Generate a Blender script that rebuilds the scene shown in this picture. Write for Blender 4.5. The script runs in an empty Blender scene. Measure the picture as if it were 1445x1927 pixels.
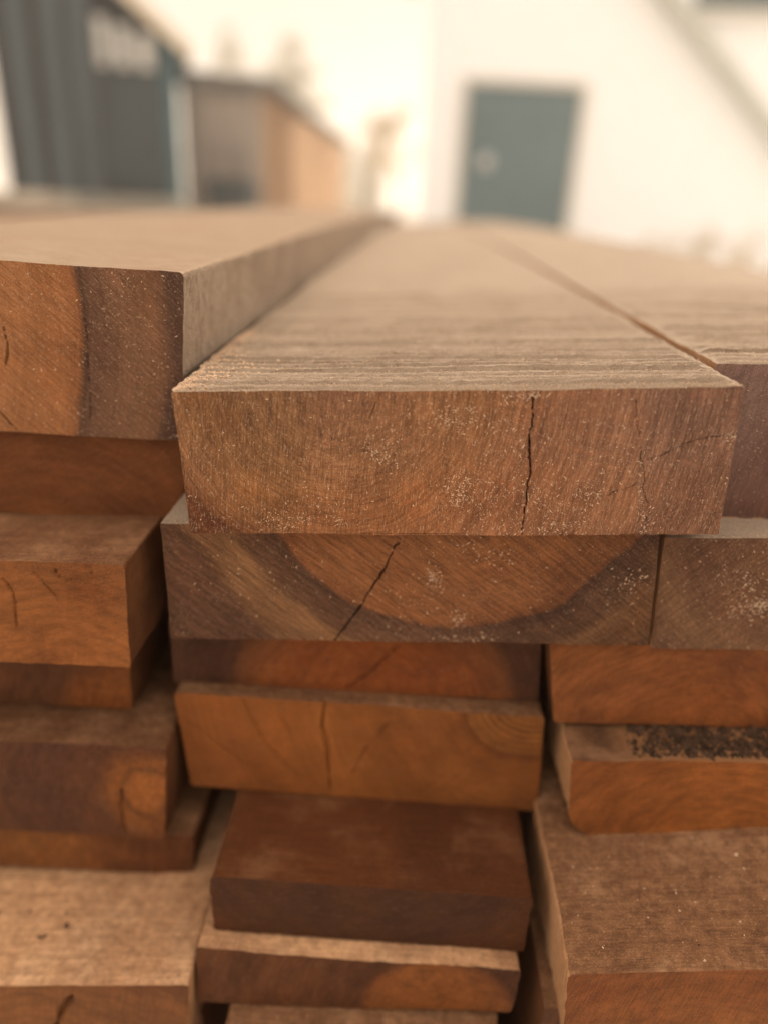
import bpy, math, random
import numpy as np
from mathutils import Matrix, Vector

R = math.radians
scene = bpy.context.scene
COL = scene.collection

# ------------------------------------------------------------------ camera
F, CX, CY = 1365.0, 722.5, 963.5          # focal length and centre in photo pixels
H = 0.55                                  # lens height above the ground
ROLL, VP = 3.0, (784.0, 369.0)
dY = np.array([VP[0] - CX, -(VP[1] - CY), -F]); dY /= np.linalg.norm(dY)
hz = np.array([math.cos(R(ROLL)), -math.sin(R(ROLL)), 0.0])
dZ = np.cross(hz, dY); dZ /= np.linalg.norm(dZ)
dX = np.cross(dY, dZ)
M = np.array([dX, dY, dZ])                # world = M @ camera


def at(px, py, Y):
    """photo pixel -> (x, z above lens) on the vertical plane Y (metres)."""
    d = M @ np.array([px - CX, -(py - CY), -F])
    d = d * (Y / d[1])
    return float(d[0]), float(d[2])


cam_d = bpy.data.cameras.new("camera")
cam = bpy.data.objects.new("camera", cam_d)
COL.objects.link(cam)
scene.camera = cam
mw = Matrix([[*map(float, M[0]), 0], [*map(float, M[1]), 0], [*map(float, M[2]), H], [0, 0, 0, 1]])
cam.matrix_world = mw
cam_d.sensor_fit = 'VERTICAL'
cam_d.sensor_height = 36.0
cam_d.sensor_width = 27.0
cam_d.lens = F / 1927.0 * 36.0
cam_d.clip_start = 0.01
cam_d.clip_end = 2000.0
cam_d.dof.use_dof = True
cam_d.dof.focus_distance = 0.271
cam_d.dof.aperture_fstop = 2.5
cam_d.dof.aperture_blades = 0

# ------------------------------------------------------------------ light
SUN_EL, SUN_AZ = 17.0, 36.0               # azimuth from +Y (ahead), negative = left
world = bpy.data.worlds.new("World")
scene.world = world
world.use_nodes = True
wn, wl = world.node_tree.nodes, world.node_tree.links
wn.clear()
wo = wn.new('ShaderNodeOutputWorld'); wb = wn.new('ShaderNodeBackground')
sky = wn.new('ShaderNodeTexSky')
sky.sky_type = 'NISHITA'; sky.sun_disc = False
sky.sun_elevation = R(SUN_EL); sky.sun_rotation = R(SUN_AZ)
sky.air_density = 1.5; sky.dust_density = 5.0
tcw = wn.new('ShaderNodeTexCoord'); sepw = wn.new('ShaderNodeSeparateXYZ')
rampw = wn.new('ShaderNodeValToRGB')      # pale overcast: brighter overhead than at the horizon
mixw = wn.new('ShaderNodeMix'); mixw.data_type = 'RGBA'; mixw.inputs[0].default_value = 0.96
scw = wn.new('ShaderNodeVectorMath'); scw.operation = 'SCALE'; scw.inputs[3].default_value = 20.0
el = rampw.color_ramp.elements
el[0].position = 0.0; el[0].color = (0.425, 0.358, 0.300, 1)
el[1].position = 1.0; el[1].color = (1.32, 1.13, 0.98, 1)
e = el.new(0.3); e.color = (0.43, 0.362, 0.305, 1)
wl.new(tcw.outputs['Generated'], sepw.inputs[0]); wl.new(sepw.outputs['Z'], rampw.inputs[0])
wl.new(rampw.outputs[0], scw.inputs[0])
wl.new(sky.outputs[0], mixw.inputs[6]); wl.new(scw.outputs[0], mixw.inputs[7])
wl.new(mixw.outputs[2], wb.inputs[0]); wb.inputs[1].default_value = 0.1
wl.new(wb.outputs[0], wo.inputs[0])

sun_d = bpy.data.lights.new("sun", 'SUN')
sun_d.energy = 5.0; sun_d.angle = R(2.5); sun_d.color = (1.0, 0.86, 0.68)
sun = bpy.data.objects.new("sun", sun_d); COL.objects.link(sun)
sd = Vector((math.sin(R(SUN_AZ)) * math.cos(R(SUN_EL)), math.cos(R(SUN_AZ)) * math.cos(R(SUN_EL)), math.sin(R(SUN_EL))))
sun.rotation_euler = sd.to_track_quat('Z', 'Y').to_euler()

vs = scene.view_settings
vs.view_transform = 'Standard'; vs.look = 'None'; vs.exposure = 0.06; vs.gamma = 1.0
vs.use_curve_mapping = False
scene.cycles.max_bounces = 6
scene.cycles.diffuse_bounces = 4
scene.cycles.use_denoising = True


# ------------------------------------------------------------------ helpers
def lin(c):
    return tuple(((v / 255 + 0.055) / 1.055) ** 2.4 if v > 10 else v / 255 / 12.92 for v in c)


def alb(c, k):
    """albedo of something that looks c (sRGB) when lit k times white."""
    l = lin(c)
    kk = (k, k * 0.9, k * 0.77)
    return tuple(min(0.85, a / b) for a, b in zip(l, kk))


def tag(o, label=None, cat=None, group=None, kind=None):
    if label: o['label'] = label
    if cat: o['category'] = cat
    if group: o['group'] = group
    if kind: o['kind'] = kind
    return o


def empty(name, loc, rz=0.0):
    o = bpy.data.objects.new(name, None)
    o.location = loc; o.rotation_euler = (0, 0, rz)
    o.empty_display_size = 0.1
    COL.objects.link(o)
    return o


def mesh_obj(name, verts, faces, mats, parent=None, idx=None, loc=(0, 0, 0), smooth=False):
    me = bpy.data.meshes.new(name)
    me.from_pydata([tuple(v) for v in verts], [], [tuple(f) for f in faces])
    for m in (mats if isinstance(mats, (list, tuple)) else [mats]):
        me.materials.append(m)
    if idx is not None:
        me.polygons.foreach_set('material_index', np.asarray(idx, dtype=np.int32))
    if smooth:
        me.polygons.foreach_set('use_smooth', np.ones(len(me.polygons), dtype=bool))
    me.update()
    o = bpy.data.objects.new(name, me)
    o.location = loc
    COL.objects.link(o)
    if parent: o.parent = parent
    return o


class MB:
    def __init__(s): s.v = []; s.f = []

    def box(s, x0, x1, y0, y1, z0, z1):
        n = len(s.v)
        s.v += [(x0, y0, z0), (x1, y0, z0), (x1, y1, z0), (x0, y1, z0), (x0, y0, z1), (x1, y0, z1), (x1, y1, z1), (x0, y1, z1)]
        s.f += [(n, n + 3, n + 2, n + 1), (n + 4, n + 5, n + 6, n + 7), (n, n + 1, n + 5, n + 4), (n + 1, n + 2, n + 6, n + 5),
                (n + 2, n + 3, n + 7, n + 6), (n + 3, n, n + 4, n + 7)]
        return s

    def prism(s, pts, y0, y1):
        """polygon of (x,z) points (counter-clockwise seen from -Y) pushed from y0 to y1."""
        n, k = len(s.v), len(pts)
        s.v += [(x, y0, z) for x, z in pts] + [(x, y1, z) for x, z in pts]
        s.f.append(tuple(range(n, n + k))); s.f.append(tuple(range(n + 2 * k - 1, n + k - 1, -1)))
        for i in range(k):
            j = (i + 1) % k
            s.f.append((n + j, n + i, n + k + i, n + k + j))
        return s

    def tube(s, path, radii, seg=6):
        n0 = len(s.v)
        path = [Vector(p) for p in path]
        for i, p in enumerate(path):
            d = (path[min(i + 1, len(path) - 1)] - path[max(i - 1, 0)]).normalized()
            a = d.cross(Vector((0.31, 0.87, 0.12))).normalized(); b = d.cross(a)
            for q in range(seg):
                t = 2 * math.pi * q / seg
                s.v.append(tuple(p + (a * math.cos(t) + b * math.sin(t)) * radii[i]))
        for i in range(len(path) - 1):
            for q in range(seg):
                r = (q + 1) % seg
                s.f.append((n0 + i * seg + q, n0 + i * seg + r, n0 + (i + 1) * seg + r, n0 + (i + 1) * seg + q))
        s.f.append(tuple(n0 + q for q in range(seg))[::-1])
        m = n0 + (len(path) - 1) * seg
        s.f.append(tuple(m + q for q in range(seg)))
        return s

    def build(s, name, mat, parent=None, smooth=False):
        return mesh_obj(name, s.v, s.f, mat, parent, smooth=smooth)


# numpy value noise ---------------------------------------------------
def _hash(a, b, c):
    h = (a.astype(np.int64) * 374761393 + b.astype(np.int64) * 668265263 + c.astype(np.int64) * 2147483647) & 0xffffffff
    h = ((h ^ (h >> 13)) * 1274126177) & 0xffffffff
    h = ((h ^ (h >> 16)) * 2246822519) & 0xffffffff
    return ((h ^ (h >> 15)) & 0xffffff) / float(0xffffff)


def vnoise(x, y, z=0.0):
    """value noise in -1..1"""
    x, y, z = np.broadcast_arrays(np.asarray(x, float), np.asarray(y, float), np.asarray(z, float))
    xi, yi, zi = np.floor(x), np.floor(y), np.floor(z)
    fx, fy, fz = x - xi, y - yi, z - zi
    fx, fy, fz = [t * t * (3 - 2 * t) for t in (fx, fy, fz)]
    r = 0
    for i in (0, 1):
        for j in (0, 1):
            for k in (0, 1):
                w = (fx if i else 1 - fx) * (fy if j else 1 - fy) * (fz if k else 1 - fz)
                r = r + w * _hash(xi + i, yi + j, zi + k)
    return r * 2 - 1


def fbm(x, y, z=0.0, o=3):
    s, a, t = 0, 1.0, 0
    for i in range(o):
        s = s + a * vnoise(x * 2 ** i + 17 * i, y * 2 ** i, z); t += a; a *= 0.55
    return s / t


# ------------------------------------------------------------------ materials
class N:
    """small node-building helper"""
    def __init__(s, name, rough=0.8, spec=0.25):
        s.m = bpy.data.materials.new(name); s.m.use_nodes = True
        s.t = s.m.node_tree; s.n = s.t.nodes; s.l = s.t.links
        s.b = s.n['Principled BSDF']
        s.b.inputs['Roughness'].default_value = rough
        s.b.inputs['Specular IOR Level'].default_value = spec

    def put(s, v, sock):
        if isinstance(v, bpy.types.NodeSocket): s.l.new(v, sock)
        elif isinstance(v, (tuple, list)) and len(v) == 3 and sock.type == 'RGBA': sock.default_value = (*v, 1)
        else: sock.default_value = v

    def math(s, op, a, b=0.0, c=None, clamp=False):
        n = s.n.new('ShaderNodeMath'); n.operation = op; n.use_clamp = clamp
        s.put(a, n.inputs[0]); s.put(b, n.inputs[1])
        if c is not None: s.put(c, n.inputs[2])
        return n.outputs[0]

    def obj(s):
        return s.n.new('ShaderNodeTexCoord').outputs['Object']

    def sep(s, v):
        n = s.n.new('ShaderNodeSeparateXYZ'); s.l.new(v, n.inputs[0]); return n.outputs

    def comb(s, x, y, z=0.0):
        n = s.n.new('ShaderNodeCombineXYZ')
        for v, q in zip((x, y, z), n.inputs): s.put(v, q)
        return n.outputs[0]

    def noise(s, vec, scale=1.0, detail=2.0, rough=0.5, color=False, dist=0.0):
        n = s.n.new('ShaderNodeTexNoise'); s.l.new(vec, n.inputs['Vector'])
        n.inputs['Scale'].default_value = scale; n.inputs['Detail'].default_value = detail
        n.inputs['Roughness'].default_value = rough; n.inputs['Distortion'].default_value = dist
        return n.outputs['Color' if color else 'Fac']

    def vor(s, vec, scale, out='Distance', rand=1.0):
        n = s.n.new('ShaderNodeTexVoronoi'); s.l.new(vec, n.inputs['Vector'])
        n.inputs['Scale'].default_value = scale; n.inputs['Randomness'].default_value = rand
        return n.outputs[out]

    def mp(s, v, a, b, c=0.0, d=1.0, smooth=True):
        n = s.n.new('ShaderNodeMapRange'); n.clamp = True
        n.interpolation_type = 'SMOOTHSTEP' if smooth else 'LINEAR'
        s.put(v, n.inputs[0])
        for q, x in zip(n.inputs[1:5], (a, b, c, d)): q.default_value = x
        return n.outputs[0]

    def mix(s, f, a, b, op='MIX'):
        n = s.n.new('ShaderNodeMix'); n.data_type = 'RGBA'; n.blend_type = op
        s.put(f, n.inputs[0]); s.put(a, n.inputs[6]); s.put(b, n.inputs[7])
        return n.outputs[2]

    def ramp(s, f, stops):
        n = s.n.new('ShaderNodeValToRGB'); s.put(f, n.inputs[0])
        el = n.color_ramp.elements
        while len(el) < len(stops): el.new(0.5)
        for q, (p, c) in zip(el, stops): q.position = p
        for q, (p, c) in zip(sorted(el, key=lambda q: q.position), stops): q.color = (*c, 1)
        return n.outputs[0]

    def vadd(s, a, b, op='ADD'):
        n = s.n.new('ShaderNodeVectorMath'); n.operation = op
        s.put(a, n.inputs[0]); s.put(b, n.inputs[1]); return n.outputs[0]

    def vscale(s, a, k):
        n = s.n.new('ShaderNodeVectorMath'); n.operation = 'SCALE'
        s.put(a, n.inputs[0]); n.inputs[3].default_value = k; return n.outputs[0]

    def bump(s, h, dist=0.001, strength=1.0):
        n = s.n.new('ShaderNodeBump'); n.inputs['Distance'].default_value = dist
        n.inputs['Strength'].default_value = strength; s.l.new(h, n.inputs['Height'])
        s.l.new(n.outputs[0], s.b.inputs['Normal'])

    def col(s, c):
        s.put(c, s.b.inputs['Base Color']); return s.m


DUST = alb((214, 176, 138), 1.15)


def end_mat(name, pith, bands, seed=0, rmax=0.4, ring=900.0, ring_s=0.35, ray=70.0, ray_s=0.25, saw=(80, 0.35),
            dust=0.55, blotch=0.35, warp=0.006, zones=(), fleck=0.06):
    """end grain: bands of colour round the pith, growth rings, rays, saw score, dust."""
    s = N(name, 0.82, 0.2)
    ob = s.obj()
    off = s.vadd(ob, (seed * 1.37, seed * 0.71, seed * 2.1))
    w = s.vadd(s.noise(off, 22, 3, 0.55, color=True), (0.5, 0.5, 0.5), 'SUBTRACT')
    p = s.vadd(ob, s.vscale(w, warp * 2))
    x, y, z = s.sep(p)
    dx = s.math('SUBTRACT', x, pith[0]); dz = s.math('SUBTRACT', z, pith[1])
    r = s.math('SQRT', s.math('ADD', s.math('MULTIPLY', dx, dx), s.math('MULTIPLY', dz, dz)))
    th = s.math('ARCTAN2', dz, dx)
    c = s.ramp(s.math('DIVIDE', r, rmax), [(b[0] / rmax, b[1]) for b in bands])
    # soft stains
    bl = s.noise(off, 34, 4, 0.6)
    c = s.mix(s.mp(bl, 0.42, 0.72, 0, blotch), c, (0.45, 0.36, 0.32), 'MULTIPLY')
    bl2 = s.noise(s.vadd(off, (3.3, 1.1, 5.7)), 48, 3, 0.6)
    c = s.mix(s.mp(bl2, 0.5, 0.75, 0, blotch), c, (1.5, 1.32, 1.15), 'MULTIPLY')
    # growth rings
    rv = s.comb(s.math('MULTIPLY', r, ring), s.math('MULTIPLY', th, 5.0), seed * 3.1)
    rn = s.noise(rv, 1.0, 3, 0.6)
    c = s.mix(ring_s, c, s.mix(s.mp(rn, 0.3, 0.7), (0.5, 0.42, 0.38), (1.4, 1.42, 1.45)), 'MULTIPLY')
    r2 = s.noise(s.comb(s.math('MULTIPLY', r, ring * 0.22), s.math('MULTIPLY', th, 2.0), seed * 1.9), 1.0, 2, 0.5)
    c = s.mix(ring_s * 0.8, c, s.mix(s.mp(r2, 0.35, 0.65), (0.62, 0.56, 0.52), (1.3, 1.3, 1.28)), 'MULTIPLY')
    # rays: thin pale streaks pointing away from the pith
    ry = s.noise(s.comb(s.math('MULTIPLY', th, ray), s.math('MULTIPLY', r, 26.0), seed), 1.0, 4, 0.65)
    c = s.mix(s.mp(ry, 0.5, 0.72, 0, ray_s), c, (1.75, 1.6, 1.45), 'MULTIPLY')
    # saw score, straight across the face
    a = R(saw[0]); ca, sa = math.cos(a), math.sin(a)
    sx_, sy_, sz_ = s.sep(s.vadd(ob, s.vscale(w, warp * 0.35)))
    u = s.math('ADD', s.math('MULTIPLY', sx_, ca), s.math('MULTIPLY', sz_, sa))
    v = s.math('SUBTRACT', s.math('MULTIPLY', sz_, ca), s.math('MULTIPLY', sx_, sa))
    sw = s.noise(s.comb(s.math('MULTIPLY', u, 75.0), s.math('MULTIPLY', v, 1400.0), seed * 0.3), 1.0, 3, 0.65)
    c = s.mix(saw[1], c, s.mix(s.mp(sw, 0.32, 0.68), (0.55, 0.5, 0.46), (1.42, 1.4, 1.38)), 'MULTIPLY')
    for (ax, az, dxn, dzn, soft, cc, amt) in zones:      # straight-edged colour change: half-plane through (ax,az)
        g = s.math('ADD', s.math('MULTIPLY', s.math('SUBTRACT', x, ax), dxn), s.math('MULTIPLY', s.math('SUBTRACT', z, az), dzn))
        c = s.mix(s.mp(g, -soft, soft, 0, amt), c, cc, 'MULTIPLY')
    # pores and clinging dust
    po = s.noise(off, 2300, 2, 0.6)
    c = s.mix(s.mp(po, 0.30, 0.48, 0.8, 0.0), c, (0.34, 0.25, 0.20), 'MULTIPLY')
    pl = s.noise(s.vadd(off, (6.6, 3.2, 7.7)), 1700, 2, 0.6)
    c = s.mix(s.mp(pl, 0.52, 0.68, 0, 0.55), c, (1.5, 1.42, 1.34), 'MULTIPLY')
    fl = s.noise(s.comb(s.math('MULTIPLY', u, 330.0), s.math('MULTIPLY', v, 2100.0), seed * 0.9 + 4), 1.0, 2, 0.6)
    c = s.mix(s.mp(fl, 0.58, 0.70, 0, fleck), c, DUST)
    du = s.noise(s.vadd(off, (9.1, 4.2, 1.3)), 1250, 3, 0.7)
    dm = s.noise(s.vadd(off, (2.1, 7.2, 3.3)), 46, 3, 0.6)
    c = s.mix(s.math('MULTIPLY', s.mp(du, 0.585, 0.68, 0, dust), s.mp(dm, 0.38, 0.68, 0.25, 1.0)), c, DUST)
    hgt = s.math('ADD', s.math('MULTIPLY', sw, 0.9), s.math('ADD', s.math('MULTIPLY', po, 0.7),
                 s.math('ADD', s.math('MULTIPLY', rn, 0.5), s.math('MULTIPLY', du, 1.1))))
    s.bump(hgt, 0.0006, 0.85)
    return s.col(c)


def face_mat(name, base, dark, light, seed=0, across=True, fuzz=0.4, patch=0.5, bump=0.0005, scale=1.0, line=0.45, mott=0.0, ridge_shade=0.0):
    """sawn long face: saw lines across the board, fuzz, stains, painted-in ridge shade."""
    s = N(name, 0.9, 0.12)
    ob = s.obj(); off = s.vadd(ob, (seed * 2.3, seed * 1.1, seed * 0.7))
    x, y, z = s.sep(off)
    big = s.noise(s.comb(s.math('MULTIPLY', x, 24 * scale), s.math('MULTIPLY', y, 5 * scale), s.math('MULTIPLY', z, 24 * scale)), 1.0, 4, 0.6)
    c = s.mix(s.mp(big, 0.38, 0.68, 0, patch), base, dark)
    b2 = s.noise(s.vadd(off, (4.4, 2.2, 8.8)), 30 * scale, 4, 0.62)
    c = s.mix(s.mp(b2, 0.46, 0.7, 0, patch), c, light)
    if across: lv = s.comb(s.math('MULTIPLY', x, 45), s.math('MULTIPLY', y, 900), s.math('MULTIPLY', z, 45))
    else: lv = s.comb(s.math('MULTIPLY', x, 700), s.math('MULTIPLY', y, 900), s.math('MULTIPLY', z, 60))
    ln = s.noise(lv, 1.0, 3, 0.65)
    c = s.mix(line, c, s.mix(s.mp(ln, 0.3, 0.68), (0.62, 0.56, 0.5), (1.25, 1.25, 1.25)), 'MULTIPLY')
    if ridge_shade:  # shade of the saw ridges painted into the colour as darker lines
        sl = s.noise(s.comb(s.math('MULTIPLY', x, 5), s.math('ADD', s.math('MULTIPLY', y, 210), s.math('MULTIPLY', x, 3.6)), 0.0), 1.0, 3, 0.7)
        c = s.mix(s.mp(sl, 0.30, 0.46, ridge_shade, 0.0), c, (0.55, 0.47, 0.40), 'MULTIPLY')
    fz = s.noise(off, 1500, 3, 0.7)
    c = s.mix(s.mp(fz, 0.5, 0.66, 0, fuzz), c, light)
    if mott:
        mo = s.noise(s.vadd(off, (5.4, 3.2, 1.8)), 230, 4, 0.7)
        c = s.mix(mott, c, s.mix(s.mp(mo, 0.32, 0.66), (0.42, 0.36, 0.32), (1.35, 1.35, 1.32)), 'MULTIPLY')
    dk = s.noise(s.vadd(off, (1.4, 9.2, 3.8)), 620, 3, 0.65)
    c = s.mix(s.mp(dk, 0.26, 0.42, 0.5, 0.0), c, (0.45, 0.38, 0.34), 'MULTIPLY')
    s.bump(s.math('ADD', s.math('MULTIPLY', ln, 0.8), s.math('ADD', s.math('MULTIPLY', fz, 1.0), s.math('MULTIPLY', dk, 1.0))), bump, 0.8)
    return s.col(c)


def plain_mat(name, base, rough=0.7, spec=0.3, var=0.2, scale=3.0, metal=0.0, grime=None, stretch=(1, 1, 1)):
    s = N(name, rough, spec)
    s.b.inputs['Metallic'].default_value = metal
    x, y, z = s.sep(s.obj())
    v = s.comb(s.math('MULTIPLY', x, stretch[0]), s.math('MULTIPLY', y, stretch[1]), s.math('MULTIPLY', z, stretch[2]))
    n = s.noise(v, scale, 5, 0.6)
    c = s.mix(s.mp(n, 0.3, 0.7, 0, 1), tuple(k * (1 - var) for k in base), tuple(min(0.9, k * (1 + var)) for k in base))
    if grime: c = s.mix(s.mp(s.noise(v, scale * 0.35, 4, 0.6), 0.5, 0.75, 0, 0.6), c, grime)
    s.bump(n, 0.004, 0.4)
    return s.col(c)


# ------------------------------------------------------------------ ground
m_ground = plain_mat("pale_gravel", (0.66, 0.63, 0.58), 0.95, 0.1, 0.12, 9.0, grime=(0.56, 0.53, 0.48))
gx = [(-90, -60, 0), (90, -60, 0), (90, 150, 0), (-90, 150, 0)]
tag(mesh_obj("ground", gx, [(0, 1, 2, 3)], m_ground), kind='structure')

# ------------------------------------------------------------------ boards
BOW = 0.0042
BOARDS = {}


def seg_dist(x, z, pts):
    d = np.full(x.shape, 1e9); tt = np.zeros(x.shape); L = 0.0
    for (x0, z0), (x1, z1) in zip(pts[:-1], pts[1:]):
        ex, ez = x1 - x0, z1 - z0; l2 = ex * ex + ez * ez
        t = np.clip(((x - x0) * ex + (z - z0) * ez) / l2, 0, 1)
        q = np.hypot(x - x0 - t * ex, z - z0 - t * ez)
        k = q < d; d[k] = q[k]; tt[k] = L + t[k] * math.sqrt(l2)
        L += math.sqrt(l2)
    return d, tt, L


def board(label, corners, Y, mats, length=4.0, nx=120, nz=40, dense=(0.1, 0.0015), radii=(1, 1, 1, 1), cracks=(),
          ridge=0.0, seed=0, yaw=0.0, pitch=0.0, wob=0.25, side_wob=0.3, group="sawn boards of the lumber stack", rows=70, chip=0.0, front_amp=0.08):
    """corners: TL TR BR BL as (x, z above lens) in mm on the front plane Y (mm)."""
    Y = Y / 1000.0
    TL, TR, BR, BL = [np.array(c, float) / 1000.0 for c in corners]
    rr = [r / 1000.0 for r in radii]

    def edge_t(n, r0, r1, L):           # parameter spread, denser at rounded corners
        t = np.linspace(0, 1, n)
        return t

    s = np.linspace(0, 1, nx); t = np.linspace(0, 1, nz)
    S, T = np.meshgrid(s, t, indexing='ij')

    def cs(S, T):
        P = ((1 - S) * (1 - T))[..., None] * BL + (S * (1 - T))[..., None] * BR + (S * T)[..., None] * TR + ((1 - S) * T)[..., None] * TL
        out = P.copy()
        # rounded arrises
        for cor, r, sx, sz, a, b in ((TL, rr[0], 1, -1, TR, BL), (TR, rr[1], -1, -1, TL, BR), (BR, rr[2], -1, 1, BL, TR), (BL, rr[3], 1, 1, BR, TL)):
            u = (a - cor) / np.linalg.norm(a - cor); v = (b - cor) / np.linalg.norm(b - cor)
            den = u[0] * v[1] - u[1] * v[0]
            qx = P[..., 0] - cor[0]; qz = P[..., 1] - cor[1]
            cu = (qx * v[1] - qz * v[0]) / den; cv = (u[0] * qz - u[1] * qx) / den
            mu, mv = r - cu, r - cv
            ln = np.hypot(mu, mv)
            k = (mu > 0) & (mv > 0) & (ln > r)
            f = np.where(k, r / np.maximum(ln, 1e-9), 1.0)
            nu, nv = r - mu * f, r - mv * f
            out = np.where(k[..., None], cor + nu[..., None] * u + nv[..., None] * v, out)
        return out

    # y stations
    d_len, d_step = dense
    ys = [0.0]; g = d_step
    while ys[-1] < d_len: ys.append(ys[-1] + d_step * (1 + (1.6 * ys[-1] / d_len if ridge > 0.6 else 0)))
    rest = np.geomspace(max(ys[-1], 0.004) * 1.006 + d_step, length, rows)
    ys = np.array(ys + list(rest)); ny = len(ys)
    wid = float(np.linalg.norm(TR - TL)); hei = float(np.linalg.norm(TL - BL))
    Fp = cs(S, T)
    Tp = cs(s, np.ones_like(s)); Lp = cs(np.zeros_like(t), t); Rp = cs(np.ones_like(t), t)

    # front grid
    fx, fz = Fp[..., 0], Fp[..., 1]
    fy = np.zeros_like(fx)
    if front_amp:
        fy = fy + front_amp / 1000 * (fbm(fx * 900, fz * 900, seed, 3) + 1.5 * fbm(fx * 130, fz * 130, seed + 5, 2))
    for pts, w, dep in cracks:
        pz = [np.array(at(px, py, Y)) for px, py in pts]
        jx = fx + 0.0006 * vnoise(fx * 160, fz * 160, seed + 3) + 0.0004 * vnoise(fx * 700, fz * 700, seed + 9)
        jz = fz + 0.0006 * vnoise(fx * 160, fz * 160, seed + 4) + 0.0004 * vnoise(fx * 700, fz * 700, seed + 8)
        d, tt, L = seg_dist(jx, jz, pz)
        ww = w / 1000 * (0.55 + 0.55 * np.clip(vnoise(tt * 190, 0.5, seed), -0.75, 1)) * np.clip(np.minimum(tt + 0.001, L - tt + 0.003) / 0.006, 0.15, 1)
        fy = fy + dep / 1000 * np.clip(1.35 - d / ww, 0, 1)
    V = []; cnt = 0

    def pos(P, yy):
        x = P[..., 0] + yaw * yy; z = P[..., 1] + pitch * yy - BOW * yy * yy
        return x, Y + yy, z

    def wobble(x, y, z):
        a = wob / 1000.0
        x = x + a * (fbm(y * 220, z * 220, seed + 11, 3)) + 2 * a * vnoise(y * 28, z * 28, seed + 21)
        z = z + a * (fbm(x * 220, y * 220, seed + 31, 3)) + 2 * a * vnoise(x * 24, y * 24, seed + 41)
        return x, y, z

    x, y, z = pos(Fp, np.zeros_like(fx)); x, y, z = wobble(x, y, z); y = y + fy
    V.append(np.stack([x, y, z], -1).reshape(-1, 3)); Fi = np.arange(nx * nz).reshape(nx, nz); cnt = nx * nz
    # top grid, k>=1
    k1 = ys[1:]
    A, B = np.meshgrid(np.arange(nx), k1, indexing='ij')
    P = Tp[A.astype(int)]
    x, y, z = pos(P, B); x, y, z = wobble(x, y, z)
    if ridge:
        xx, yy = x, B + 0.018 * x + 0.0012 * vnoise(x * 18, B * 60, seed)
        h = 0.12 * vnoise(x * 5, yy * 70, seed + 1) + 0.10 * vnoise(x * 10, yy * 330, seed + 2)
        # torn saw lines: each tooth leaves a lip that drops sharply towards the sawn end, with a slot before it
        wig = 0.12 * vnoise(x * 5, yy * 40, seed + 6) + 0.05 * vnoise(x * 40, yy * 30, seed + 12) + 0.03 * vnoise(x * 260, yy * 60, seed + 22)
        for per, am, slot in ((0.0074, 1.15, 0.25), (0.0021, 0.28, 0.10)):
            ph = yy / per + wig * 0.004 / per + 0.25 * vnoise(0.0, yy * 60, seed + per * 1e5)
            st_ = np.floor(ph); fr_ = ph - st_
            ht = 0.35 + 0.9 * _hash(st_, np.zeros_like(st_), np.full_like(st_, seed + 3))
            loc_ = np.clip(0.95 + 0.35 * vnoise(x * 14, st_ * 3.3, seed), 0.4, 1.4)
            h = h + am * ht * np.clip(loc_, 0.5, 1.3) * (np.clip(fr_ / 0.09, 0, 1) - fr_ ** 1.6) - slot * loc_ * np.clip(1 - np.abs(fr_ - 0.94) / 0.07, 0, 1)
        amp = np.clip(1.25 - B / (d_len * 0.95 + 1e-6), 0, 1) ** 0.8 if ridge > 0.6 else np.exp(-(B / 1.2))
        fz_ = 0.22 * fbm(x * 520, yy * 900, seed + 3, 3) * np.clip(1.2 - B / 0.25, 0, 1)
        sA = s[A.astype(int)]
        lat = np.clip(B / 0.0012, 0.25, 1) * np.clip(np.minimum(sA, 1 - sA) * wid / 0.005 + 0.5 * vnoise(x * 3, yy * 300, seed + 33), 0.22, 1)
        z = z + ridge / 1000 * (h * amp + fz_) * lat
    Ti = np.empty((nx, ny), int); Ti[:, 0] = Fi[:, -1]
    Ti[:, 1:] = cnt + np.arange(nx * (ny - 1)).reshape(nx, ny - 1)
    V.append(np.stack([x, y, z], -1).reshape(-1, 3)); cnt += nx * (ny - 1)
    sides = []
    for Pp, ii, sg in ((Lp, 0, -1), (Rp, -1, 1)):
        A, B = np.meshgrid(np.arange(nz - 1), k1, indexing='ij')
        P = Pp[A.astype(int)]
        x, y, z = pos(P, B); x, y, z = wobble(x, y, z)
        x = x + side_wob / 1000 * sg * (fbm(B * 800, z * 260, seed + 51, 3)) * np.clip(1.1 - B / 0.3, 0.1, 1)
        I = np.empty((nz, ny), int); I[:, 0] = Fi[ii, :]; I[-1, :] = Ti[ii, :]
        I[:-1, 1:] = cnt + np.arange((nz - 1) * (ny - 1)).reshape(nz - 1, ny - 1)
        V.append(np.stack([x, y, z], -1).reshape(-1, 3)); cnt += (nz - 1) * (ny - 1)
        sides.append(I)
    Li, Ri = sides
    V = np.concatenate(V)

    def quads(I, flip=False):
        q = np.stack([I[:-1, :-1], I[1:, :-1], I[1:, 1:], I[:-1, 1:]], -1).reshape(-1, 4)
        return q[:, ::-1] if flip else q

    qs = [quads(Fi), quads(Ti), quads(Li, False), quads(Ri, True)]
    qs[2] = quads(Li, True)[:, ::-1][:, ::-1] if False else quads(Li, True)
    qs[3] = quads(Ri, False)
    mi = [0] * len(qs[0]) + [1] * len(qs[1]) + [2] * len(qs[2]) + [2] * len(qs[3])
    quad = np.concatenate(qs)
    # underside strips and back face
    bl, br = Li[0], Ri[0]
    ng = []
    for k in range(ny - 1):
        if k == 0:
            ng.append([*Fi[::-1, 0], bl[1], br[1]])
        else:
            ng.append([br[k], bl[k], bl[k + 1], br[k + 1]])
    back = [*Ti[:, -1]] + [*Ri[:-1, -1][::-1]] + [*Li[:-1, -1]]
    ng.append(back)
    mi += [2] * len(ng)
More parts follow.
